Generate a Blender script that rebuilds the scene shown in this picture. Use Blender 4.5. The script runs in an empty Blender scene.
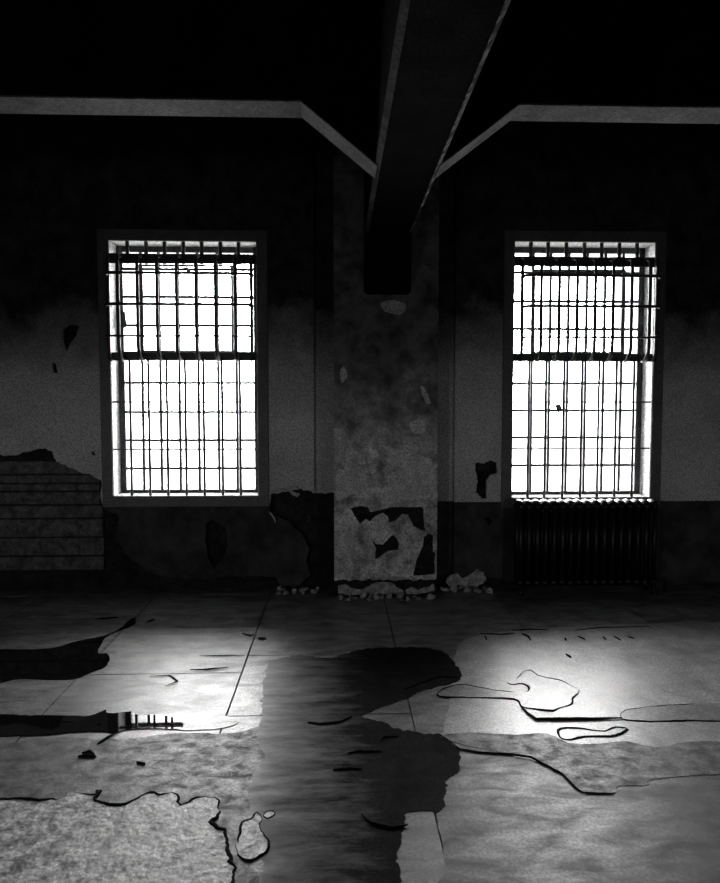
import bpy, bmesh, math, random
from mathutils import Vector, Matrix, Euler, noise

# ------------------------------------------------------------------ camera, world, exposure
S = bpy.context.scene
COL = S.collection
F, CX, CY = 660.0, 360.0, 441.5            # focal length and centre, in pixels of the 720 x 883 frame
EYE = Vector((0.0, 0.0, 1.5))
PITCH, YAW = math.atan(36.5 / F), math.atan(22.0 / F)
cam_d = bpy.data.cameras.new('camera')
cam_d.sensor_fit = 'HORIZONTAL'; cam_d.sensor_width = 36.0; cam_d.lens = 36.0 * F / 720.0
cam_d.clip_start = 0.05
cam = bpy.data.objects.new('camera', cam_d); COL.objects.link(cam)
cam.location = EYE; cam.rotation_euler = (math.pi / 2 - PITCH, 0, -YAW)
S.camera = cam
RM = Euler(cam.rotation_euler).to_matrix()

world = bpy.data.worlds.new('overcast_sky'); S.world = world; world.use_nodes = True
wb = world.node_tree.nodes['Background']
wn = world.node_tree.nodes; wl = world.node_tree.links
w_tc = wn.new('ShaderNodeTexCoord'); w_sx = wn.new('ShaderNodeSeparateXYZ'); w_cr = wn.new('ShaderNodeValToRGB')
w_mr = wn.new('ShaderNodeMapRange'); w_mr.inputs[1].default_value = -1; w_mr.inputs[2].default_value = 1
e = w_cr.color_ramp.elements                       # hazy sky, brightest low down, grey ground below
e[0].position = .47; e[0].color = (.2, .2, .2, 1); e[1].position = 1.0; e[1].color = (.14, .14, .14, 1)
e.new(.52).color = (1, 1, 1, 1)
wl.new(w_tc.outputs['Generated'], w_sx.inputs[0]); wl.new(w_sx.outputs['Z'], w_mr.inputs[0])
wl.new(w_mr.outputs[0], w_cr.inputs[0]); wl.new(w_cr.outputs[0], wb.inputs[0]); wb.inputs[1].default_value = 64.0
S.view_settings.view_transform = 'Standard'; S.view_settings.look = 'None'
S.view_settings.exposure = 0.0; S.view_settings.gamma = 1.0
S.view_settings.use_curve_mapping = False
S.cycles.use_denoising = True
S.cycles.max_bounces = 8; S.cycles.diffuse_bounces = 5; S.cycles.transparent_max_bounces = 16

# ------------------------------------------------------------------ main dimensions (metres)
DW = 5.32          # inner face of the window wall
DP = 5.10          # front face of the pilaster
RX = 4.2           # half width of the room
RY0 = -3.0         # rear wall
ZC = 3.9           # ceiling
REC = 0.06         # plaster thickness and depth of the recess beside the pilaster

def ray(u, v):
    return RM @ Vector(((u - CX) / F, -(v - CY) / F, -1.0))
def on_y(u, v, Y):
    d = ray(u, v); return EYE + d * ((Y - EYE.y) / d.y)
def on_z(u, v, Z=0.0):
    d = ray(u, v); return EYE + d * ((Z - EYE.z) / d.z)
def wall2(pts, Y=DW):
    return [(p.x, p.z) for p in (on_y(u, v, Y) for u, v in pts)]
def floor2(pts):
    return [(p.x, p.y) for p in (on_z(u, v) for u, v in pts)]

# ------------------------------------------------------------------ materials (all neutral greys)
def grey(v): return (v, v, v, 1)
def mat(name, dark, light, scale=4.0, rough=0.8, bump=0.2, bscale=60.0, detail=8.0, lo=0.35, hi=0.65,
        metal=0.0, spec=0.5, rough2=None, stretch=(1, 1, 1), bdist=0.004, speck=.38):
    m = bpy.data.materials.new(name); m.use_nodes = True
    t = m.node_tree; n = t.nodes; L = t.links; b = n['Principled BSDF']
    g = n.new('ShaderNodeNewGeometry')
    mp = n.new('ShaderNodeMapping'); mp.inputs['Scale'].default_value = stretch
    L.new(g.outputs['Position'], mp.inputs['Vector'])
    t1 = n.new('ShaderNodeTexNoise'); t1.inputs['Scale'].default_value = scale
    t1.inputs['Detail'].default_value = detail; t1.inputs['Roughness'].default_value = 0.62
    t1.inputs['Distortion'].default_value = 0.4
    L.new(mp.outputs[0], t1.inputs['Vector'])
    r = n.new('ShaderNodeValToRGB')
    r.color_ramp.elements[0].position = lo; r.color_ramp.elements[0].color = grey(dark)
    r.color_ramp.elements[1].position = hi; r.color_ramp.elements[1].color = grey(light)
    t4 = n.new('ShaderNodeTexNoise'); t4.inputs['Scale'].default_value = 85; t4.inputs['Detail'].default_value = 3
    L.new(g.outputs['Position'], t4.inputs['Vector'])
    m4 = n.new('ShaderNodeMapRange'); m4.inputs[1].default_value = .35; m4.inputs[2].default_value = .65
    m4.inputs[3].default_value = 1 - speck; m4.inputs[4].default_value = 1 + speck; L.new(t4.outputs['Fac'], m4.inputs[0])
    mu = n.new('ShaderNodeVectorMath'); mu.operation = 'SCALE'
    L.new(t1.outputs['Fac'], r.inputs[0]); L.new(r.outputs[0], mu.inputs[0]); L.new(m4.outputs[0], mu.inputs['Scale'])
    L.new(mu.outputs[0], b.inputs['Base Color'])
    b.inputs['Metallic'].default_value = metal
    b.inputs['Specular IOR Level'].default_value = spec
    if rough2 is None:
        b.inputs['Roughness'].default_value = rough
    else:
        mr = n.new('ShaderNodeMapRange'); mr.inputs[1].default_value = lo; mr.inputs[2].default_value = hi
        mr.inputs[3].default_value = rough; mr.inputs[4].default_value = rough2
        L.new(t1.outputs['Fac'], mr.inputs[0]); L.new(mr.outputs[0], b.inputs['Roughness'])
    if bump:
        t2 = n.new('ShaderNodeTexNoise'); t2.inputs['Scale'].default_value = bscale
        t2.inputs['Detail'].default_value = 6.0
        L.new(mp.outputs[0], t2.inputs['Vector'])
        bp = n.new('ShaderNodeBump'); bp.inputs['Strength'].default_value = bump
        bp.inputs['Distance'].default_value = bdist
        L.new(t2.outputs['Fac'], bp.inputs['Height']); L.new(bp.outputs[0], b.inputs['Normal'])
    return m

def plaster_mat(name, upper, lower, zline, bare, zbare, wob, soft=.3, sc=2.6):
    """painted plaster: sound paint, a darker dado below zline, scaled-off dark plaster above zbare"""
    m = mat(name, upper[0], upper[1], scale=sc, detail=12, rough=0.75, bump=0.35, bscale=35, spec=0.25)
    t = m.node_tree; n = t.nodes; L = t.links; b = n['Principled BSDF']
    src = b.inputs['Base Color'].links[0].from_socket
    g = n.new('ShaderNodeNewGeometry'); sx = n.new('ShaderNodeSeparateXYZ'); L.new(g.outputs['Position'], sx.inputs[0])
    def zone(col, nscale, fac):
        t2 = n.new('ShaderNodeTexNoise'); t2.inputs['Scale'].default_value = nscale; t2.inputs['Detail'].default_value = 10
        t2.inputs['Roughness'].default_value = .66
        L.new(g.outputs['Position'], t2.inputs['Vector'])
        r2 = n.new('ShaderNodeValToRGB')
        r2.color_ramp.elements[0].position = .38; r2.color_ramp.elements[0].color = grey(col[0])
        r2.color_ramp.elements[1].position = .66; r2.color_ramp.elements[1].color = grey(col[1])
        L.new(t2.outputs['Fac'], r2.inputs[0])
        mx = n.new('ShaderNodeMix'); mx.data_type = 'RGBA'
        L.new(fac, mx.inputs[0]); L.new(src, mx.inputs[6]); L.new(r2.outputs[0], mx.inputs[7])
        return mx.outputs[2]
    if lower:
        st = n.new('ShaderNodeMath'); st.operation = 'LESS_THAN'; st.inputs[1].default_value = zline
        L.new(sx.outputs['Z'], st.inputs[0])
        src = zone(lower, 5.0, st.outputs[0])
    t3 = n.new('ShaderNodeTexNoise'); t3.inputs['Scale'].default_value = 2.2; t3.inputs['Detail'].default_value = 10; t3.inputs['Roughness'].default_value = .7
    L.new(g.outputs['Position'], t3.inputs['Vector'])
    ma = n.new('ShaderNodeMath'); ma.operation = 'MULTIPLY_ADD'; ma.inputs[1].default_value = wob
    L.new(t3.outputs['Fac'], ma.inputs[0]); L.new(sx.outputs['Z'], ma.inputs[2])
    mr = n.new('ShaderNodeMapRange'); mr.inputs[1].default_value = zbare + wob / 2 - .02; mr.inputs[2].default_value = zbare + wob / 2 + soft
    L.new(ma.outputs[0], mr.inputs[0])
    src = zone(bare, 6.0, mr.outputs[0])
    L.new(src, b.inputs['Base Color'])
    return m

Z_DADO = on_y(470, 502, DW).z
M = {}
M['core'] = mat('dark_masonry', .012, .035, scale=9, rough=.95, bump=.6, bscale=40, spec=.1)
M['plaster'] = plaster_mat('painted_plaster', (.42, .56), (.02, .07), Z_DADO, (.012, .06), on_y(470, 375, DW).z, 1.0, .55)
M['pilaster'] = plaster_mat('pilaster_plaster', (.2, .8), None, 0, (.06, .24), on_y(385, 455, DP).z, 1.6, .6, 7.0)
M['paint_light'] = mat('chalky_paint', .45, .6, scale=20, rough=.8, bump=.2)
M['room'] = mat('sooty_wall', .05, .09, scale=2, rough=.9, spec=.1)
M['ceil'] = mat('sooty_ceiling', .01, .015, scale=2, rough=.95, spec=.1)
M['beam'] = mat('dark_concrete_with_shade', .006, .012, scale=6, rough=.95, bump=.5, bscale=30, spec=.02)  # near black; on the cross beam it paints in the unlit faces
M['block'] = mat('rough_block', .05, .16, scale=14, rough=.9, bump=.7, bscale=45, spec=.2)
M['trim'] = mat('painted_steel_trim', .09, .13, scale=8, rough=.55, bump=.1)
M['sash'] = mat('rusty_steel_sash', .03, .09, scale=40, rough=.6, bump=.3)
M['bar'] = mat('dark_iron_bar', .02, .05, scale=30, rough=.42, bump=.2, spec=.6)
M['band'] = mat('dark_flat_iron', .02, .04, scale=30, rough=.5, bump=.2)
M['radiator'] = mat('black_cast_iron', .006, .012, scale=30, rough=.38, bump=.1, spec=.4)
M['reveal'] = mat('whitewashed_reveal', .7, .82, scale=20, rough=.8, bump=.2)
M['joint'] = mat('dirt_in_joint', .008, .015, scale=20, rough=1, spec=0)
M['slab'] = mat('damp_concrete', .07, .26, scale=5, rough=.46, rough2=.36, spec=1.0, detail=14, bump=.25, bscale=90, stretch=(1, 2.2, 1), lo=.38, hi=.62, bdist=.002)
M['film'] = mat('dark_paint_light_falloff', .005, .018, scale=6, rough=.9, bump=.2, bscale=70, spec=.08, bdist=.002, detail=14)
def fade_x(m, x0, x1, worn):  # pales the dark paint towards low x, painting in the soft light falloff
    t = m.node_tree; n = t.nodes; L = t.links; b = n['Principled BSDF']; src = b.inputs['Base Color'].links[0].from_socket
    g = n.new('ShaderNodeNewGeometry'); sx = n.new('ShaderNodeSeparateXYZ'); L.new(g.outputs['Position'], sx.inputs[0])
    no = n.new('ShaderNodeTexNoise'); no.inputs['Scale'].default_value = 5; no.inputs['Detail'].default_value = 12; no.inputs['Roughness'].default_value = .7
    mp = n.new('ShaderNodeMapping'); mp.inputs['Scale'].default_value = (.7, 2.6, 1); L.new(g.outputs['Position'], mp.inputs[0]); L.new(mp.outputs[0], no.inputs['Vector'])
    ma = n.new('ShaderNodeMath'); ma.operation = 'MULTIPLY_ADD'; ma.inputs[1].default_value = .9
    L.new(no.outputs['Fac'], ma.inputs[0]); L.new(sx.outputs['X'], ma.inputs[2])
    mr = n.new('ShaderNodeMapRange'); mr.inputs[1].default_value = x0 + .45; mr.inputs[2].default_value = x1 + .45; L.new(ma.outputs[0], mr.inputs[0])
    mx = n.new('ShaderNodeMix'); mx.data_type = 'RGBA'; L.new(mr.outputs[0], mx.inputs[0]); mx.inputs[6].default_value = grey(worn); L.new(src, mx.inputs[7])  # the paler grey stands for floor that catches the light
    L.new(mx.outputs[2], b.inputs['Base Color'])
    for key, v0, v1 in (('Specular IOR Level', .95, .06), ('Roughness', .40, .9)):      # glossier on the side painted as lit, matt on the dark side
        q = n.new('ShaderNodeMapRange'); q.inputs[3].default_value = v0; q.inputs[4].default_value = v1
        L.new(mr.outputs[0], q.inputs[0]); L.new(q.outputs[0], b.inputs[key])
M['mid'] = mat('scuffed_paint', .006, .2, scale=13, rough=.66, rough2=.38, bump=.5, bscale=110, lo=.36, hi=.68, bdist=.003, spec=.45, detail=14, stretch=(1, 1.4, 1))
M['pale'] = mat('pale_floor_paint', .16, .28, scale=8, rough=.36, bump=.2, bscale=120, bdist=.002, spec=.8)
M['coat'] = mat('pale_trodden_paint', .2, .46, scale=6, rough=.35, rough2=.42, bump=.25, bscale=120, spec=1.0, detail=14, bdist=.002)
M['coat_low'] = mat('streaked_floor_paint', .01, .15, scale=5, rough=.6, rough2=.38, bump=.25, bscale=120, detail=14, bdist=.002, spec=.55, stretch=(1, 2.5, 1))
M['bare'] = mat('flaked_white_screed', .08, .7, scale=16, rough=.5, bump=.8, bscale=45, detail=14, lo=.36, hi=.62, bdist=.006)
M['rim'] = mat('dark_curl_shadow_rim', .006, .012, scale=30, rough=.9, spec=.05)
M['rubble'] = mat('crumbled_plaster', .2, .6, scale=25, rough=.9, bump=.4)
M['chip'] = mat('dark_paint_chip', .01, .03, scale=25, rough=.8, spec=.1)

def water():
    m = bpy.data.materials.new('still_water'); m.use_nodes = True
    b = m.node_tree.nodes['Principled BSDF']
    b.inputs['Base Color'].default_value = grey(.006); b.inputs['Roughness'].default_value = .02
    b.inputs['IOR'].default_value = 1.33; b.inputs['Specular IOR Level'].default_value = .5
    return m
M['water'] = water()

def glass():
    m = bpy.data.materials.new('dusty_pane'); m.use_nodes = True
    t = m.node_tree; n = t.nodes; L = t.links; n.remove(n['Principled BSDF'])
    tr = n.new('ShaderNodeBsdfTransparent'); tr.inputs[0].default_value = grey(.92)
    gl = n.new('ShaderNodeBsdfGlossy'); gl.inputs['Roughness'].default_value = .05
    fr = n.new('ShaderNodeFresnel'); fr.inputs[0].default_value = 1.45
    mx = n.new('ShaderNodeMixShader')
    L.new(fr.outputs[0], mx.inputs[0]); L.new(tr.outputs[0], mx.inputs[1]); L.new(gl.outputs[0], mx.inputs[2])
    L.new(mx.outputs[0], n['Material Output'].inputs[0])
    return m
M['glass'] = glass()

# ------------------------------------------------------------------ object helpers
def link(name, me, m, parent=None):
    o = bpy.data.objects.new(name, me); COL.objects.link(o)
    if m is not None and not me.materials: me.materials.append(m)
    if parent is not None: o.parent = parent
    return o
def tag(o, label=None, cat=None, group=None, kind=None):
    if label: o['label'] = label
    if cat: o['category'] = cat
    if group: o['group'] = group
    if kind: o['kind'] = kind
    return o
def empty(name, loc=(0, 0, 0)):
    o = bpy.data.objects.new(name, None); COL.objects.link(o); o.location = loc; o.empty_display_size = .1
    return o
def finish(bm, name, m, parent=None, smooth=False):
    me = bpy.data.meshes.new(name); bm.normal_update(); bm.to_mesh(me); bm.free()
    if smooth:
        for p in me.polygons: p.use_smooth = True
    o = link(name, me, m, parent)
    if parent is not None: o.matrix_parent_inverse = Matrix.Translation(-parent.location)
    return o
def add_box(bm, a, b, bevel=0.0):
    r = bmesh.ops.create_cube(bm, size=1.0)
    vs = r['verts']; a = Vector(a); b = Vector(b); c = (a + b) / 2; d = b - a
    for v in vs: v.co = Vector((v.co.x * d.x, v.co.y * d.y, v.co.z * d.z)) + c
    if bevel:
        es = list({e for v in vs for e in v.link_edges})
        bmesh.ops.bevel(bm, geom=es, offset=bevel, segments=1, affect='EDGES')
    return bm
def box(name, a, b, m, parent=None, bevel=0.0):
    return finish(add_box(bmesh.new(), a, b, bevel), name, m, parent)
def add_tube(bm, pts, r, n=8, cyclic=False, squash=None):
    """sweep a circle of radius r along a list of points"""
    pts = [Vector(p) for p in pts]; rings = []; N = len(pts); up = None
    for i, p in enumerate(pts):
        if cyclic: t = pts[(i + 1) % N] - pts[i - 1]
        else: t = pts[min(i + 1, N - 1)] - pts[max(i - 1, 0)]
        t.normalize()
        if up is None:
            up = Vector((0, 0, 1)) if abs(t.z) < .9 else Vector((1, 0, 0))
        x = t.cross(up).normalized(); y = x.cross(t).normalized(); up = y
        rr = r[i] if isinstance(r, (list, tuple)) else r
        rings.append([bm.verts.new(p + (x * math.cos(a) + y * math.sin(a)) * rr)
                      for a in (2 * math.pi * k / n for k in range(n))])
    M_ = N if cyclic else N - 1
    for i in range(M_):
        A, B = rings[i], rings[(i + 1) % N]
        for k in range(n):
            bm.faces.new((A[k], A[(k + 1) % n], B[(k + 1) % n], B[k]))
    if not cyclic:
        bm.faces.new(rings[0]); bm.faces.new(rings[-1][::-1])
    bmesh.ops.recalc_face_normals(bm, faces=bm.faces)
    return bm
def tube(name, pts, r, m, parent=None, n=8, cyclic=False):
    return finish(add_tube(bmesh.new(), pts, r, n, cyclic), name, m, parent, True)

def jag(pts, step, amp, seed, closed=True):
    """resample an edge and make it ragged with two octaves of noise and a little crumble"""
    rnd = random.Random(seed); N = len(pts); out = []; st = min(step * .5, .012)
    for i in range(N if closed else N - 1):
        a = Vector(pts[i]); b = Vector(pts[(i + 1) % N]); d = b - a; L = d.length
        if L < 1e-6: continue
        nn = Vector((-d.y, d.x)) / L; k = max(1, int(L / st))
        for j in range(k):
            p = a + d * (j / k)
            q = Vector((p.x, p.y, seed * 3.7))
            w = amp * (.9 * noise.noise(q * 14) + .7 * noise.noise(q * 38) + .35 * noise.noise(q * 90) + .25 * (rnd.random() - .5))
            p = p + nn * w
            out.append((p.x, p.y))
    if not closed: out.append(tuple(pts[-1]))
    return out

def smooth_loop(pts, k=4):
    """closed Catmull-Rom through the points"""
    N = len(pts); out = []
    for i in range(N):
        p0, p1, p2, p3 = (Vector(pts[(i + j) % N]) for j in (-1, 0, 1, 2))
        for j in range(k):
            t = j / k
            q = .5 * ((2 * p1) + (p2 - p0) * t + (2 * p0 - 5 * p1 + 4 * p2 - p3) * t * t + (3 * p1 - p0 - 3 * p2 + p3) * t ** 3)
            out.append((q.x, q.y))
    return out

def plate(name, loops, thick, place, m, parent=None):
    """flat plate bounded by the first loop, pierced by the others; place(x, y, d) maps it, d in 0..thick"""
    cu = bpy.data.curves.new(name, 'CURVE'); cu.dimensions = '2D'; cu.fill_mode = 'BOTH'; cu.extrude = thick / 2
    for lp in loops:
        sp = cu.splines.new('POLY'); sp.points.add(len(lp) - 1)
        for p, q in zip(sp.points, lp): p.co = (q[0], q[1], 0, 1)
        sp.use_cyclic_u = True
    tmp = bpy.data.objects.new('tmp', cu); COL.objects.link(tmp)
    bpy.context.view_layer.update()
    me = bpy.data.meshes.new_from_object(tmp.evaluated_get(bpy.context.evaluated_depsgraph_get()))
    bpy.data.objects.remove(tmp); bpy.data.curves.remove(cu)
    me.name = name; me.materials.clear()
    for v in me.vertices: v.co = place(v.co.x, v.co.y, v.co.z + thick / 2)
    bm = bmesh.new(); bm.from_mesh(me)
    bmesh.ops.remove_doubles(bm, verts=bm.verts, dist=1e-5)
    bmesh.ops.recalc_face_normals(bm, faces=bm.faces)
    bm.to_mesh(me); bm.free()
    return link(name, me, m, parent)
def on_wall(Yfront, thick): return lambda x, y, d: Vector((x, Yfront + thick - d, y))
def on_floor(z0): return lambda x, y, d: Vector((x, y, z0 + d))
def rect(x0, x1, z0, z1): return [(x0, z0), (x1, z0), (x1, z1), (x0, z1)]

# ------------------------------------------------------------------ the room shell
WIN = []
for (u0, u1, v0, v1) in ((111, 257.5, 241, 496), (513, 652.5, 242, 497.5)):
    a = on_y(u0, (v0 + v1) / 2, DW).x; b = on_y(u1, (v0 + v1) / 2, DW).x
    top = on_y((u0 + u1) / 2, v0, DW).z; bot = on_y((u0 + u1) / 2, v1, DW).z
    WIN.append((a, b, bot, top))
holes = [rect(a, b, c, d) for a, b, c, d in WIN]

wall_back = plate('wall_back', [rect(-RX, RX, -.1, ZC)] + holes, .70, on_wall(DW + REC, .70), M['core'])
tag(wall_back, 'flaking plastered masonry wall pierced by two barred windows', kind='structure')

def win_hole(i, g=.004):
    a, b, c, d = WIN[i]; return rect(a - g, b + g, c - g, d + g)
xl = on_y(314, 400, DW).x; xr = on_y(455, 400, DW).x
# left sheet of plaster: its lower edge is broken away
low = wall2([(314, 492), (300, 489), (285, 492), (271, 494), (270, 510), (275, 514), (290, 523), (303, 535), (309, 548),
             (306, 562), (311, 575), (300, 585), (282, 588), (276, 577), (236, 576), (207, 579), (161, 577), (140, 567), (124, 552), (116, 537),
             (119, 516), (104, 509), (101, 500), (101, 480), (92, 475), (82, 473), (70, 468), (57, 461), (52, 451), (40, 448), (15, 456), (-30, 450)])
low_j = jag(low, .03, .012, 3, closed=False)
outline = [(-RX, ZC), (xl, ZC)] + low_j + [(-RX, low_j[-1][1])]
ph = wall2([(206, 523), (213, 520), (226, 526), (228, 545), (224, 557), (214, 568), (208, 560), (205, 540)])
chips = [wall2([(62, 330), (70, 324), (79, 326), (76, 336), (70, 345), (66, 352), (63, 342)]),
         wall2([(90, 452), (94, 451), (96, 455), (92, 456)]), wall2([(51, 363), (55, 362), (58, 374), (52, 372)])]
pl_l = plate('plaster_sheet', [outline, win_hole(0), jag(ph, .02, .008, 5)] + [jag(c, .02, .006, 6) for c in chips], REC - .002,
             on_wall(DW, REC - .002), M['plaster'], wall_back)
lowr = wall2([(760, 580), (668, 585), (560, 588), (500, 580), (490, 577), (478, 572), (466, 578), (455, 575)])
lowr_j = jag(lowr, .03, .012, 9, closed=False)
outline = [(xr, ZC), (RX, ZC), (RX, lowr_j[0][1])] + lowr_j[1:-1] + [(xr, lowr_j[-1][1])]
pr = wall2([(476, 463), (484, 464), (490, 460), (497, 463), (498, 474), (491, 475), (487, 481), (487, 499), (482, 499), (476, 492), (478, 481), (475, 471)])
pr2 = wall2([(483, 519), (489, 516), (493, 522), (489, 527)])
pl_r = plate('plaster_sheet', [outline, win_hole(1), jag(pr, .02, .007, 7), jag(pr2, .02, .006, 8)], REC - .002,
             on_wall(DW, REC - .002), M['plaster'], wall_back)
# thin paint coats left in the recesses on either side of the pilaster
yg = DW + REC - .006
ga = wall2([(312, 0), (340, 0), (340, 493), (312, 493)], yg); ga[0] = (ga[0][0], ZC); ga[1] = (ga[1][0], ZC)
plate('paint_coat', [[ga[0], ga[1]] + jag([ga[2], ga[3]], .03, .012, 2, closed=False)], .005, on_wall(yg, .005), M['plaster'], wall_back)
gb = wall2([(430, 0), (456, 0), (456, 574), (430, 579)], yg); gb[0] = (gb[0][0], ZC); gb[1] = (gb[1][0], ZC)
plate('paint_coat', [[gb[0], gb[1]] + jag([gb[2], gb[3]], .03, .012, 4, closed=False)], .005, on_wall(yg, .005), M['plaster'], wall_back)

# masonry blocks laid bare at the left
rnd = random.Random(11)
vs_ = [461, 475, 484, 492, 505.5, 519, 538, 556.6, 571]
for r in range(len(vs_) - 1):
    z1 = on_y(75, vs_[r], DW).z - .005; z0 = on_y(75, vs_[r + 1], DW).z + .004
    xa = on_y(101 if r < 4 else 104, 530, DW).x - .012
    x = xa
    while x > -RX + .1:
        w = .85 + rnd.random() * .35
        dy = rnd.uniform(.018, .03) + (.012 if r < 4 else 0)
        x0 = max(-RX + .02, x - w)
        box('masonry_block', (x0, DW + dy, z0), (x - .005, DW + REC + .01, z1), M['block'], wall_back, .006)
        x = x0

box_walls = (('wall_left', (-RX - .2, RY0, -.1), (-RX, DW + .76, ZC), 'sooty plaster side wall beyond the left window'),
             ('wall_right', (RX, RY0, -.1), (RX + .2, DW + .76, ZC), 'sooty plaster side wall beyond the radiator'))
for nm, a, b, lab in box_walls:
    tag(box(nm, a, b, M['room']), lab, kind='structure')
REAR_ADDED = [(-3.72, -3.28, 1.25, 1.95), (3.62, 3.92, 1.25, 1.9)]  # unseen openings added behind the camera to light the pilaster and window wall
wr = plate('wall_rear', [rect(-RX - .2, RX + .2, -.1, ZC)] + [rect(*q) for q in REAR_ADDED], .2, lambda x, y, d: Vector((x, RY0 - .2 + d, y)), M['room'])
tag(wr, 'sooty plaster wall facing the barred windows', kind='structure')
for a, b, c, d in REAR_ADDED:
    for q in (((a, c), (a + .04, d)), ((b - .04, c), (b, d)), ((a + .04, c), (b - .04, c + .04)), ((a + .04, d - .04), (b - .04, d))):
        box('frame', (q[0][0], RY0 - .14, q[0][1]), (q[1][0], RY0 - .09, q[1][1]), M['sash'], wr)
tag(box('ceiling', (-RX - .2, RY0 - .2, ZC), (RX + .2, DW + .76, ZC + .2), M['ceil']), 'dark sooty ceiling above the concrete beams', kind='structure')

# ------------------------------------------------------------------ pilaster
px0 = on_y(334, 450, DP).x; px1 = on_y(437.5, 450, DP).x
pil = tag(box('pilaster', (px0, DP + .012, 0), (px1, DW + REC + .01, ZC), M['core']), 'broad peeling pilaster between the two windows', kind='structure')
zb = on_y(385, 580, DP).z
A = [(350, 508), (360, 506), (368, 507), (370, 512), (376, 511), (392, 507), (422, 507), (424, 510), (424, 526), (426, 531),
     (421, 530), (414, 527), (408, 515), (402, 514), (396, 520), (389, 523), (388, 516), (383, 513), (376, 516), (370, 522), (366, 519), (360, 524), (356, 518)]
B = [(371, 538), (376, 544), (383, 545), (389, 538), (393, 535), (396, 537), (399, 545), (398, 550), (388, 551), (381, 557), (375, 560), (376, 549)]
C_ = [(429, 534), (433, 535), (433, 552), (435, 553), (434.5, 574), (413, 576), (416, 562), (420, 552), (423, 546), (424, 537)]
bot = jag([(px1, zb), (px0, zb)], .03, .015, 12, closed=False)
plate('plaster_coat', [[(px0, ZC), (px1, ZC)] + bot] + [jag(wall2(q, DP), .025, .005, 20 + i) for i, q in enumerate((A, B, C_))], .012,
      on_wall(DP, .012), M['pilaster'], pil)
# flakes of paler paint still clinging to the pilaster
fl = [[(410, 423), (419, 420), (426, 421), (425, 432), (414, 433)], [(358, 460), (363, 458), (366, 463), (360, 465)], [(388, 458), (393, 456), (396, 462), (389, 464)],
      [(369, 467), (374, 466), (375, 472), (370, 473)], [(390, 476), (398, 471), (411, 468), (412, 460), (420, 456), (431, 460), (435, 480), (430, 496), (415, 500), (398, 499), (389, 490)],
      [(336, 470), (345, 472), (352, 480), (365, 482), (366, 490), (350, 495), (337, 500)], [(421, 386), (426, 390), (431, 402), (427, 404), (422, 395)], [(381, 303), (395, 300), (406, 305), (402, 314), (386, 312)],
      [(340, 370), (345, 367), (347, 378), (341, 384)]]
M['pale_flake'] = mat('pale_pilaster_paint', .45, .66, scale=12, rough=.75, bump=.4, bscale=60, spec=.25)
for i, q in enumerate(fl):
    plate('paint_flake', [jag(smooth_loop(wall2(q, DP - .003), 3), .014, .007, 40 + i)], .003, on_wall(DP - .003, .003), M['pale_flake'], pil)

# ------------------------------------------------------------------ beams
def prism(name, prof, x0, x1, m, axis, parent=None, bevel=0.0):
    bm = bmesh.new()
    def P(a, b, t): return Vector((t, a, b)) if axis == 'X' else Vector((a, t, b))
    A = [bm.verts.new(P(a, b, x0)) for a, b in prof]; Bv = [bm.verts.new(P(a, b, x1)) for a, b in prof]
    n = len(prof)
    for i in range(n): bm.faces.new((A[i], A[(i + 1) % n], Bv[(i + 1) % n], Bv[i]))
    bm.faces.new(A[::-1]); bm.faces.new(Bv)
    bmesh.ops.recalc_face_normals(bm, faces=bm.faces)
    return finish(bm, name, m, parent)
LX0, LX1, LZ = .198, .530, 2.72
ch = .022
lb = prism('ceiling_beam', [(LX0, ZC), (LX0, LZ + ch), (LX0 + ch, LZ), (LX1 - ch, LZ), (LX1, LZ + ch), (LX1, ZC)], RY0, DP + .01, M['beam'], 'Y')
tag(lb, 'chamfered concrete beam running from the pilaster across the ceiling', kind='structure')
bm = bmesh.new()                                     # haunch against the pilaster
hb = on_y(390, 296, DP).z
prof = [(LX0, LX0 + ch), (LX1, LX1 - ch)]
def hv(x, y, z): return bm.verts.new((x, y, z))
yh = 4.74
top = [hv(LX0, yh, LZ + ch), hv(LX0 + ch, yh, LZ), hv(LX1 - ch, yh, LZ), hv(LX1, yh, LZ + ch)]
low_ = [hv(LX0, DP + .01, hb + ch), hv(LX0 + ch, DP + .01, hb), hv(LX1 + .01, DP + .01, hb), hv(LX1 + .03, DP + .01, hb + ch)]
tb = [hv(LX0, DP + .01, LZ + ch), hv(LX1 + .03, DP + .01, LZ + ch)]
for i in range(3): bm.faces.new((top[i], top[i + 1], low_[i + 1], low_[i]))
bm.faces.new((top[0], low_[0], tb[0])); bm.faces.new((top[3], tb[1], low_[3]))
bm.faces.new((tb[0], low_[0], low_[1], low_[2], low_[3], tb[1])); bm.faces.new((top[0], tb[0], tb[1], top[3])); bm.faces.new(top)
bmesh.ops.recalc_face_normals(bm, faces=bm.faces)
finish(bm, 'haunch', M['beam'], lb)
M['arris'] = mat('chipped_lit_arris', .04, .34, scale=14, rough=.9, bump=.8, bscale=60, spec=.1, lo=.45, hi=.6)  # chipped edge; the pale tone also paints in the light it catches
M['arris_dull'] = mat('dull_lit_arris', .03, .07, scale=9, rough=.9, bump=.6, bscale=60, spec=.1)  # dimmer light along the left chamfer, painted in
o2 = .004
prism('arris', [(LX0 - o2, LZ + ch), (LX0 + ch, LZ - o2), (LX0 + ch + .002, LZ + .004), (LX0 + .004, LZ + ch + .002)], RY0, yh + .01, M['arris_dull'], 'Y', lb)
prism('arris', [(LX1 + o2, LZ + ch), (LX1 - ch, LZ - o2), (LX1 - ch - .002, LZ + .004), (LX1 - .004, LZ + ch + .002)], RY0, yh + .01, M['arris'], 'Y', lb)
TY0, TY1, TZ = 3.45, 3.65, 3.04
M['soffit'] = mat('lit_concrete_underside', .1, .17, scale=7, rough=.8, bump=.5, bscale=40, spec=.2)  # pale copy of the beam concrete, paints in the lit underside
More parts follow.
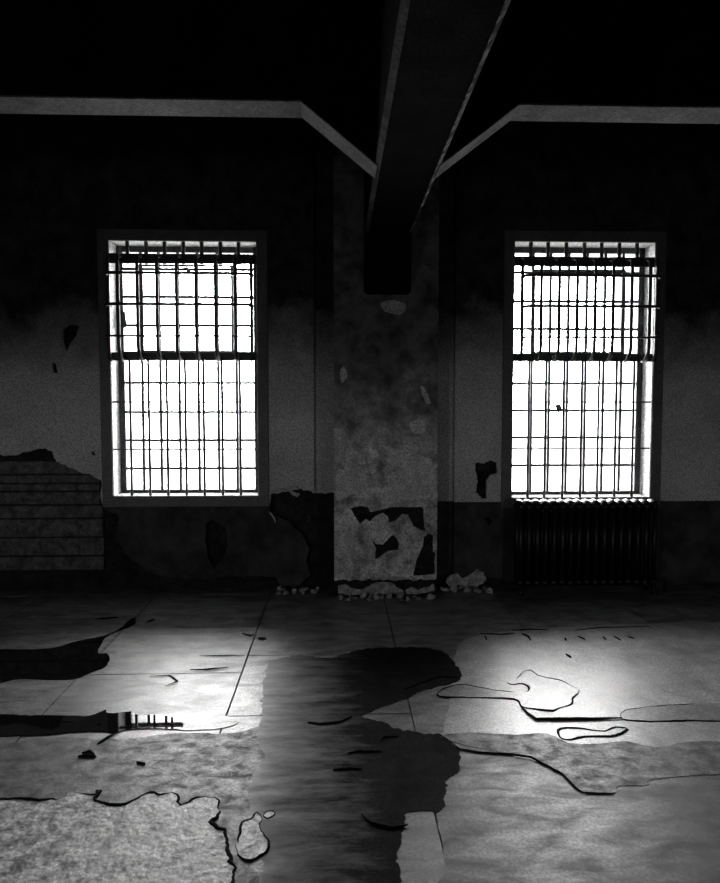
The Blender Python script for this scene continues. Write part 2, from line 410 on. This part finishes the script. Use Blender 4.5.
tb_ = box('ceiling_beam', (-RX, TY0, TZ + .008), (RX, TY1, ZC), M['beam'], bevel=.004)
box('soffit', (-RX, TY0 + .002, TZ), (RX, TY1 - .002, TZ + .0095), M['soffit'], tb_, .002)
tag(tb_, 'slender concrete cross beam parallel to the window wall with angled haunches', kind='structure')
zx = LZ + .005
for sx_, xe, xt in ((LX0 + .005, LX0, LX0 - .385), (LX1 - .005, LX1, LX1 + .405)):
    d_ = Vector((xt - sx_, TZ - zx)); nn_ = Vector((-d_.y, d_.x)).normalized() * .01
    if nn_.y < 0: nn_ = -nn_
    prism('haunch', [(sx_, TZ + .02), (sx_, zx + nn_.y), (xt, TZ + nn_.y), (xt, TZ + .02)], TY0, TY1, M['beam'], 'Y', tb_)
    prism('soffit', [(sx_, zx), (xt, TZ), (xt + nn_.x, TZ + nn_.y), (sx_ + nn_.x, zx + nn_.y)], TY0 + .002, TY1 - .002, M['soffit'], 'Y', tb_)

# ------------------------------------------------------------------ windows
YW = DW + .17
def window(i, verts, horiz, vent, labels):
    a, b, c, d = WIN[i]
    w = empty('window_%d' % (i + 1), ((a + b) / 2, YW, c))
    tag(w, labels[0], kind='structure')
    fw = .05
    # steel casing proud of the plaster
    t = .085; g = .0
    for q in (((a - t, DW - .014, c - t), (a - g, DW + .004, d + t)), ((b + g, DW - .014, c - t), (b + t, DW + .004, d + t)),
              ((a - g, DW - .014, d + g), (b + g, DW + .004, d + t)), ((a - g, DW - .014, c - t), (b + g, DW + .004, c - g))):
        box('casing', q[0], q[1], M['trim'], w, .003)
    # reveal lining
    e = .004
    for q in (((a, DW, c), (a + e, YW, d)), ((b - e, DW, c), (b, YW, d)), ((a + e, DW, d - e), (b - e, YW, d)), ((a + e, DW, c), (b - e, YW, c + e))):
        box('reveal', q[0], q[1], M['reveal'], w)
    yo = DW + .76
    for q in (((a, YW + .05, c), (a + e, yo, d)), ((b - e, YW + .05, c), (b, yo, d)), ((a + e, YW + .05, d - e), (b - e, yo, d)), ((a + e, YW + .05, c), (b - e, yo, c + e))):
        box('outer_reveal', q[0], q[1], M['reveal'], w)
    # fixed frame
    for q in (((a, YW, c), (a + fw, YW + .05, d)), ((b - fw, YW, c), (b, YW + .05, d)), ((a + fw, YW, d - fw), (b - fw, YW + .05, d)), ((a + fw, YW, c), (b - fw, YW + .05, c + .03))):
        box('frame', q[0], q[1], M['sash'], w, .004)
    xs = [on_y(u, 430, YW).x for u in verts]; zs = [on_y(CX, v, YW).z for v in horiz]
    mw = .011
    for x in xs: box('muntin', (x - mw, YW + .01, c + .03), (x + mw, YW + .035, d - fw), M['sash'], w)
    for z in zs: box('muntin', (a + fw, YW + .012, z - mw), (b - fw, YW + .033, z + mw), M['sash'], w)
    # opening ventilator sash, a heavier frame over the grid
    x0, x1 = (on_y(u, 300, YW).x for u in vent[:2]); z1, z0 = (on_y(CX, v, YW).z for v in vent[2:])
    s = .016
    vs = empty('ventilator_sash', (0, 0, 0)); vs.parent = w; vs.matrix_parent_inverse = Matrix.Translation(-w.location)
    for q in (((x0 - s, YW - .012, z0), (x0 + s, YW + .008, z1)), ((x1 - s, YW - .012, z0), (x1 + s, YW + .008, z1)),
              ((x0 - s, YW - .012, z0 - s), (x1 + s, YW + .008, z0)), ((x0 - s, YW - .012, z1), (x1 + s, YW + .008, z1 + s * 1.0))):
        box('rail', q[0], q[1], M['sash'], vs)
    # panes
    X = [a + fw - .002] + xs + [b - fw + .002]; Z = sorted([c + .03] + zs + [d - fw])
    for j in range(len(X) - 1):
        for k in range(len(Z) - 1):
            bm = add_box(bmesh.new(), (X[j] + .003, YW + .020, Z[k] + .003), (X[j + 1] - .003, YW + .023, Z[k + 1] - .003))
            finish(bm, 'pane', M['glass'], w)
    # broken putty and shards left of the glass
    for q in ([[(122, 311), (125, 312), (126, 320), (127.5, 326), (124, 328), (122, 320)], [(182, 268), (187, 267), (192, 269), (190, 271.5), (184, 271)], [(160, 296), (163, 294.5), (168, 297), (163, 299)]] if i == 0
              else [[(555, 405), (560, 404), (563, 411), (558, 413)], [(642, 290), (645, 294), (646, 305), (643, 300)], [(640, 372), (643, 376), (644, 384), (641, 380)]]):
        o = plate('putty', [jag(wall2(q, YW), .012, .004, 3)], .012, on_wall(YW - .006, .012), M['sash'], w)
        o.matrix_parent_inverse = Matrix.Translation(-w.location)
    return w
w1 = window(0, (142.8, 160.7, 179.7, 198.7, 218.5, 237), (270, 297.6, 326, 353, 383, 412, 440, 468), (141.5, 233, 268, 351),
            ('small-paned steel window left of the pilaster, no radiator beneath',))
w2 = window(1, (531.5, 549, 567, 585, 603, 620.5), (271, 300, 328, 354, 383, 410.6, 438, 466), (533, 623, 270, 351),
            ('small-paned steel window above the cast-iron radiator',))

# daylight portals guide sampling of the sky through each opening
for i, (a, b, c, d) in enumerate(WIN + REAR_ADDED):
    ld = bpy.data.lights.new('sky_portal', 'AREA'); ld.shape = 'RECTANGLE'; ld.size = b - a; ld.size_y = d - c
    ld.cycles.is_portal = True
    lo = bpy.data.objects.new('sky_portal', ld); COL.objects.link(lo)
    lo.location = ((a + b) / 2, DW + .77 if i < 2 else RY0 - .21, (c + d) / 2); lo.rotation_euler = (-math.pi / 2 if i < 2 else math.pi / 2, 0, 0)

# ------------------------------------------------------------------ security grilles
def grille(i, flush, hooks, lab):
    a, b, c, d = WIN[i]
    g = empty('window_grille', ((a + b) / 2, DW, c)); tag(g, lab, 'window grille', 'iron grilles over the windows')
    yb = DW + .012
    zU0, zU1 = on_y(CX, 265, DW).z, on_y(CX, 255, DW).z
    zL0, zL1 = on_y(CX, 361, DW).z, on_y(CX, 353, DW).z
    box('flat_band', (a, yb - .012, zU0), (b, yb - .002, zU1), M['band'], g, .002)
    box('flat_band', (a, yb - .012, zL0), (b, yb - .002, zL1), M['band'], g, .002)
    for u in flush:
        x = on_y(u, 430, DW).x
        tube('short_bar', [(x, yb + .008, d), (x, yb + .008, zU0)], .016, M['bar'], g)
        tube('upright_bar', [(x, yb + .008, zL1), (x, yb + .008, c)], .0115, M['bar'], g)
    for v in (402, 449):
        z = on_y(CX, v, DW).z
        box('cross_bar', (a - .0, yb - .004, z - .0065), (b + .0, yb + .010, z + .0065), M['bar'], g)
    # bulging basket over the opening ventilator
    out = .12; yf = DW - out
    zt = on_y(CX, 258, DW).z; zl = (zL0 + zL1) / 2
    hx = [on_y(u, 355, DW).x for u in hooks]
    for k, x in enumerate(hx):
        xe = x
        if k == 0: xe = x - .012
        if k == len(hx) - 1: xe = x + .012
        pts = [(x, DW - .008, zt)]
        ends = k in (0, len(hx) - 1); out = .035 if ends else .12; yf = DW - out
        R1 = .05
        for q in range(1, 6):
            an = q / 5 * math.pi / 2
            pts.append((xe, DW - .008 - (out - .008) * (math.sin(an)), zt - R1 * (1 - math.cos(an))))
        R2 = .11; yR = out - .012
        for q in range(0, 8):
            an = q / 7 * math.pi / 2
            pts.append((xe, yf + yR * (1 - math.cos(an)), zl + R2 - .03 - R2 * math.sin(an) * 1.0))
        pts.append((x, DW - .006, zl - .012)); pts.append((x, DW - .004, zl + .012))
        tube('basket_bar', pts, .0145, M['bar'], g, 8)
    out = .12; yf = DW - out
    xa, xb = hx[0] - .022, hx[-1] + .022
    for v, th in ((274, .0125), (305, .0125), (336.5, .009)):
        p = on_y(CX, v, yf - .012); z = p.z
        pts = [(xa + .02, DW, z), (xa, DW - .04, z), (xa + .012, yf + .02, z), (xa + .04, yf - .01, z), (xb - .04, yf - .01, z), (xb - .012, yf + .02, z), (xb, DW - .04, z), (xb - .02, DW, z)]
        tube('basket_hoop', pts, th, M['bar'], g, 6)
    return g
grille(0, (130, 148.6, 166.8, 185.3, 203.5, 222, 240), (112.4, 124, 143, 162, 181, 200, 219, 238, 251),
       'black iron bar grille with bulging upper basket over the window without radiator')
grille(1, (529, 546, 564, 582, 599, 616.5, 634), (521.7, 536, 553.5, 571, 588.5, 606, 624, 641.7, 652),
       'black iron bar grille with bulging upper basket over the window above the radiator')

# ------------------------------------------------------------------ radiator
yr = DW - .17
x0 = on_y(515, 500, yr).x; x1 = on_y(656, 500, yr).x; NS = 17; sw = (x1 - x0) / NS
zr = on_y(585, 499.0, yr).z
rad = empty('radiator', ((x0 + x1) / 2, yr, 0)); tag(rad, 'black cast-iron column radiator standing under a barred window', 'radiator')
def section(x):
    bm = bmesh.new(); r = sw * .30; h = zr
    for dy in (-.055, .055):
        add_tube(bm, [(x, yr + dy, .11), (x, yr + dy, h - .07)], r, 8)
    pts = []
    for q in range(9):
        an = math.pi * q / 8; pts.append((x, yr - .055 * math.cos(an), h - .07 + (.07 - sw * .47) * min(1, 1.25 * math.sin(an))))
    add_tube(bm, pts, sw * .47, 10)
    pts = [(x, yr - .055, .12), (x, yr - .045, .085), (x, yr, .075), (x, yr + .045, .085), (x, yr + .055, .12)]
    add_tube(bm, pts, sw * .40, 8)
    return bm
for k in range(NS):
    x = x0 + sw * (k + .5)
    finish(section(x), 'radiator_section', M['radiator'], rad, True)
for k in (0, NS - 1):
    x = x0 + sw * (k + .5)
    for dy in (-.055, .055):
        tube('foot', [(x, yr + dy, .1), (x, yr + dy * 1.2, .03), (x, yr + dy * 1.35, 0)], [sw * .3, sw * .3, sw * .42], M['radiator'], rad)
for z in (.10, zr - .09):
    tube('connecting_hub', [(x0 + .01, yr, z), (x1 - .01, yr, z)], .022, M['radiator'], rad)
tube('supply_pipe', [(x1 - .01, yr, .10), (x1 + .07, yr, .10), (x1 + .09, yr, .08), (x1 + .09, yr, 0)], .014, M['radiator'], rad)

# ------------------------------------------------------------------ floor
floor = tag(box('floor', (-RX - .2, RY0 - .2, -.25), (RX + .2, DW + .76, -.03), M['joint']), 'damp slabbed concrete floor with worn paint', kind='structure')
XJ = [-.543 + .897 * k for k in range(-5, 7)]; XJ = [-RX] + [x for x in XJ if -RX + .2 < x < RX - .2] + [RX]
rnd = random.Random(5)
for i in range(len(XJ) - 1):
    stag = 3.13 if i % 2 == 0 else 3.65        # slabs break joint from column to column
    YJ = [stag + .772 * k for k in range(-9, 4)]; YJ = [RY0] + [y for y in YJ if RY0 + .2 < y < DW - .1] + [DW + REC]
    for j in range(len(YJ) - 1):
        dz = rnd.uniform(-.0015, .0)
        g = .003
        box('floor_slab', (XJ[i] + g, YJ[j] + g, -.04), (XJ[i + 1] - g, YJ[j + 1] - g, dz), M['slab'], floor, .002)

def patch(pts, key, thick, seed, rim=0.0, amp=.008, step=.03, sm=True, name='paint_patch'):
    q = floor2(pts)
    if sm: q = smooth_loop(q, 3)
    q = jag(q, step, amp, seed)
    o = plate(name, [q], thick, on_floor(.0002), M[key], floor)
    if rim:
        tube('curl_shadow_rim', [(x, y, thick * .6) for x, y in q], [rim * (.75 + .9 * noise.noise(Vector((x * 9, y * 9, seed)))) for x, y in q], M['rim'], o, 5, True)
    return o
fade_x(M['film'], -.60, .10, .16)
# broad worn coats, lowest first
patch([(458, 645), (500, 632), (560, 627), (640, 624), (700, 623), (770, 624), (790, 690), (790, 750), (700, 760), (600, 760), (548, 748), (470, 740), (444, 733), (450, 700)], 'coat', .0010, 30, amp=.01)
patch([(446, 742), (560, 766), (700, 760), (800, 765), (860, 905), (700, 905), (446, 905), (446, 870), (442, 842), (437, 812)], 'coat_low', .0008, 29, amp=.004)
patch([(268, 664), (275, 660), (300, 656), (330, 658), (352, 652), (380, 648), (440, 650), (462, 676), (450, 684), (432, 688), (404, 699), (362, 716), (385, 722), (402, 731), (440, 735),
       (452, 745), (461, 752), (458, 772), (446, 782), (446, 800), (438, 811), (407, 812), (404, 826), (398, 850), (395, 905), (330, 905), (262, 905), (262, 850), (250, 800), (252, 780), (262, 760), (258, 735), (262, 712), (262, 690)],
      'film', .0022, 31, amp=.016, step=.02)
patch([(440, 737), (475, 748), (505, 753), (531, 757), (546, 765), (562, 774), (572, 783), (583, 793), (614, 794), (619, 787), (648, 786), (652, 780), (690, 776), (740, 772), (730, 745), (690, 742),
       (655, 748), (628, 742), (600, 744), (570, 744), (548, 734), (515, 735), (470, 733)], 'mid', .0026, 32, amp=.006)
patch([(20, 742), (60, 737), (120, 739), (180, 733), (240, 733), (290, 718), (330, 760), (330, 850), (330, 905), (180, 905), (20, 905), (-40, 860), (-40, 760)], 'mid', .0014, 33, amp=.012)
# outlined pale flakes to the right
patch([(508, 682), (518, 679), (523, 672), (532, 671), (538, 676), (560, 681), (572, 687), (579, 691), (573, 698), (572, 704), (560, 708), (553, 711), (540, 710), (522, 707), (518, 701),
       (505, 699), (485, 698), (440, 697), (443, 690), (460, 685), (480, 688), (505, 692), (526, 693), (529, 688), (522, 684), (512, 685)], 'pale', .004, 34, rim=.006, amp=.006)
patch([(558, 733), (563, 729), (578, 729), (592, 731), (605, 732), (616, 728), (627, 730), (615, 736), (600, 737), (585, 737), (572, 740), (562, 739)], 'pale', .004, 35, rim=.0065, amp=.006)
patch([(621, 718), (625, 711), (645, 708), (668, 706), (720, 704), (760, 706), (760, 722), (700, 721), (660, 722), (630, 721)], 'pale', .004, 36, rim=.005, amp=.005)
# flaked bare screed in the near left
patch([(-60, 806), (0, 800), (60, 800), (72, 793), (95, 796), (99, 792), (96, 802), (115, 807), (130, 804), (142, 797), (150, 794), (160, 796), (172, 793), (180, 800), (179, 808), (186, 806), (196, 799), (205, 798),
       (219, 801), (219, 818), (211, 823), (222, 830), (228, 850), (225, 910), (150, 920), (60, 920), (-60, 920)], 'bare', .006, 37, rim=.009, amp=.018, step=.02)  # thick dark rim paints in the shadow along the flaked edge
patch([(239, 836), (242, 824), (252, 820), (256, 814), (261, 820), (258, 826), (264, 836), (268, 850), (250, 862), (236, 850)], 'bare', .005, 38, rim=.0065, amp=.008, step=.02)
patch([(264, 816), (270, 812), (275, 815), (268, 819)], 'bare', .004, 39, rim=.005, amp=.004, step=.02)
# raised crack lines and curled strips of paint
def curl(pts, r, seed, amp=.004):
    q = jag(floor2(pts), .03, amp, seed, closed=False)
    n = len(q); rr = [r * (.35 + .65 * math.sin(math.pi * (k + .5) / n)) for k in range(n)]
    return tube('paint_curl', [(x, y, r * .6 + .002) for x, y in q], rr, M['rim'], floor, 5)
for k, (pts, r) in enumerate([
    ([(521, 707), (527, 714), (536, 720), (560, 720), (590, 720), (622, 719)], .008),
    ([(440, 735), (448, 741), (460, 750), (480, 753), (508, 755), (531, 758), (546, 766), (562, 775), (572, 785), (583, 794), (614, 794)], .0045),
    ([(308, 723), (320, 725), (340, 723), (352, 717)], .006), ([(348, 754), (360, 752), (382, 752)], .005), ([(333, 771), (350, 769), (362, 770)], .005),
    ([(362, 815), (370, 824), (392, 829), (408, 826)], .006), ([(405, 690), (420, 684), (440, 677), (458, 678)], .005), ([(380, 743), (383, 738), (399, 737)], .004),
    ([(480, 634), (500, 635), (515, 634)], .005), ([(512, 631), (530, 630), (548, 630)], .005), ([(575, 631), (600, 628), (650, 627)], .004), ([(522, 634), (528, 637), (531, 641)], .006),
    ([(485, 636), (487, 641)], .005), ([(565, 639), (566, 641)], .007), ([(578, 637), (585, 640)], .005), ([(603, 637), (606, 640)], .005), ([(614, 637), (621, 641)], .005), ([(628, 637), (634, 639)], .005),
    ([(566, 655), (571, 658)], .006), ([(95, 620), (108, 619), (118, 618)], .008), ([(147, 623), (155, 620)], .008), ([(242, 634), (250, 636), (254, 635)], .005), ([(258, 639), (266, 639)], .008),
    ([(190, 670), (205, 670), (228, 668)], .005), ([(200, 656), (215, 656), (245, 656)], .004), ([(150, 677), (170, 676), (178, 682), (165, 687)], .004), ([(52, 722), (75, 723)], .003),
    ([(98, 745), (108, 738), (118, 733)], .006), ([(78, 758), (88, 757), (96, 758)], .007), ([(82, 754), (90, 752), (94, 755)], .006), ([(137, 763), (145, 765)], .006)]):
    curl(pts, r, 70 + k)

# ------------------------------------------------------------------ puddles
def puddle(pts, lab, seed, amp=.006):
    q = jag(smooth_loop(floor2(pts), 4), .04, amp, seed)
    c = Vector((sum(p[0] for p in q) / len(q), sum(p[1] for p in q) / len(q), 0))
    o = plate('puddle', [q], .0035, on_floor(.0002), M['water'])
    for v in o.data.vertices: v.co -= c
    o.location = c
    return tag(o, lab, 'puddle', 'puddles on the concrete floor')
puddle([(-10, 652), (30, 650), (55, 648), (75, 642), (100, 637), (112, 633), (122, 627), (133, 618), (136, 622), (130, 627), (110, 635), (103, 642), (98, 653), (107, 654), (110, 660), (105, 667),
        (90, 673), (75, 679), (50, 680), (20, 679), (-10, 682)], 'black puddle with a long narrow arm lying nearer the window wall', 81)
puddle([(-10, 716), (30, 716), (60, 716), (90, 716), (106, 710), (108, 714), (131, 712), (137, 715), (160, 716), (176, 719), (183, 725), (180, 729), (160, 729), (126, 730), (117, 733), (100, 732), (70, 733),
        (50, 735), (20, 736), (-10, 735)], 'long narrow puddle mirroring the bars of a window', 82)
patch([(176, 717), (200, 717), (226, 716), (238, 721), (230, 727), (205, 730), (178, 730), (184, 725)], 'slab', .0025, 83, amp=.004)

# ------------------------------------------------------------------ crumbled plaster along the wall foot
rnd = random.Random(21); CH = []
for k in range(6):
    bm = bmesh.new(); bmesh.ops.create_icosphere(bm, subdivisions=2, radius=.5)
    ax = Vector((rnd.uniform(.55, 1), rnd.uniform(.5, .9), rnd.uniform(.3, .7)))
    cuts = [(Vector((rnd.uniform(-1, 1), rnd.uniform(-1, 1), rnd.uniform(-1, 1))).normalized(), rnd.uniform(.16, .34)) for _ in range(7)]
    for v in bm.verts:
        for nrm, d_ in cuts:                         # broken flat faces
            ex = v.co.dot(nrm) - d_
            if ex > 0: v.co -= nrm * ex
        v.co *= 1 + .25 * noise.noise(v.co * 7 + Vector((k, 0, 0)))
        v.co = Vector((v.co.x * ax.x, v.co.y * ax.y, v.co.z * ax.z)) * 1.35
    zmin = min(v.co.z for v in bm.verts)
    for v in bm.verts: v.co.z -= zmin
    me = bpy.data.meshes.new('plaster_chunk'); bm.to_mesh(me); bm.free(); me.materials.append(M['rubble']); CH.append(me)
placed = []
def heap(n, x0, x1, y0, y1, s0, s1, lab, grp):
    made = 0
    for t in range(n * 40):
        if made >= n: break
        s_ = rnd.uniform(s0, s1); x, y = rnd.uniform(x0, x1), rnd.uniform(y0, y1); r = s_ * .50
        if any((x - a) ** 2 + (y - b) ** 2 < (r + c) ** 2 for a, b, c in placed): continue
        placed.append((x, y, r)); made += 1
        o = link('plaster_chunk', CH[made % 6], None)
        o.location = (x, y, 0); o.scale = (s_, s_ * rnd.uniform(.7, 1), s_ * rnd.uniform(.9, 1.7))
        o.rotation_euler = (0, 0, rnd.uniform(0, 6.28))
        tag(o, lab, 'rubble', grp)
for k, q in enumerate(([(338, 586), (345, 584), (352, 588), (360, 590), (366, 588), (372, 584), (382, 582), (392, 583), (400, 588), (404, 592), (400, 595), (388, 594), (372, 595), (355, 594), (345, 595), (338, 593)],
                       [(405, 590), (412, 587), (418, 590), (428, 587), (433, 584), (435, 590), (428, 592), (415, 594), (406, 594)])):
    plate('plaster_remnant', [jag(wall2(q, DP), .02, .010, 90 + k)], .02, on_wall(DP - .006, .02), M['rubble'], pil)
for k, q in enumerate(([(446, 582), (450, 575), (456, 573), (462, 578), (470, 574), (476, 570), (483, 572), (486, 580), (478, 586), (464, 587), (450, 587)],)):
    plate('plaster_remnant', [jag(wall2(q, DW), .02, .016, 94 + k)], .03, on_wall(DW - .012, .03), M['rubble'], wall_back)
heap(26, px0 + .05, px1 - .05, DP - .13, DP - .05, .04, .10, 'crumbled plaster chunk at the foot of the pilaster', 'plaster chunks at the pilaster foot')
heap(24, px1 + .08, px1 + .44, DW - .16, DW - .06, .05, .12, 'crumbled plaster chunk by the wall between pilaster and radiator', 'plaster chunks beside the radiator')
heap(14, on_y(278, 585, DW).x, on_y(318, 585, DW).x, DW - .16, DW - .05, .04, .11, 'crumbled plaster chunk under the torn plaster beside the pilaster', 'plaster chunks under the torn plaster')

# loose curls of paint on the torn edge left of the pilaster
def wall_curl(pts, w, seed):
    bm = bmesh.new(); r = random.Random(seed); A = []
    for k, (u, v) in enumerate(pts):
        p = on_y(u, v, DW - .012 - .02 * math.sin(k)); f = math.sin(math.pi * (k + .4) / (len(pts)))
        A.append((p + Vector((0, -.012, w * f)), p + Vector((0, .008, -w * f))))
    T = .003
    fr = [(bm.verts.new(a), bm.verts.new(b)) for a, b in A]; bk = [(bm.verts.new(a + Vector((0, T, 0))), bm.verts.new(b + Vector((0, T, 0)))) for a, b in A]
    for i in range(len(A) - 1):
        bm.faces.new((fr[i][0], fr[i + 1][0], fr[i + 1][1], fr[i][1])); bm.faces.new((bk[i][0], bk[i][1], bk[i + 1][1], bk[i + 1][0]))
        bm.faces.new((fr[i][0], bk[i][0], bk[i + 1][0], fr[i + 1][0])); bm.faces.new((fr[i][1], fr[i + 1][1], bk[i + 1][1], bk[i][1]))
    bmesh.ops.recalc_face_normals(bm, faces=bm.faces)
    return finish(bm, 'paint_curl', M['paint_light'], wall_back)
wall_curl([(272, 491), (277, 492), (282, 490), (286, 490)], .018, 1)
wall_curl([(288, 490), (292, 493), (297, 495), (300, 494)], .018, 2)
wall_curl([(289, 488), (294, 487), (298, 488)], .012, 3)
wall_curl([(269, 512), (272, 515), (275, 520), (276, 523)], .020, 4)
wall_curl([(308, 515), (309, 519), (308, 522)], .012, 5)
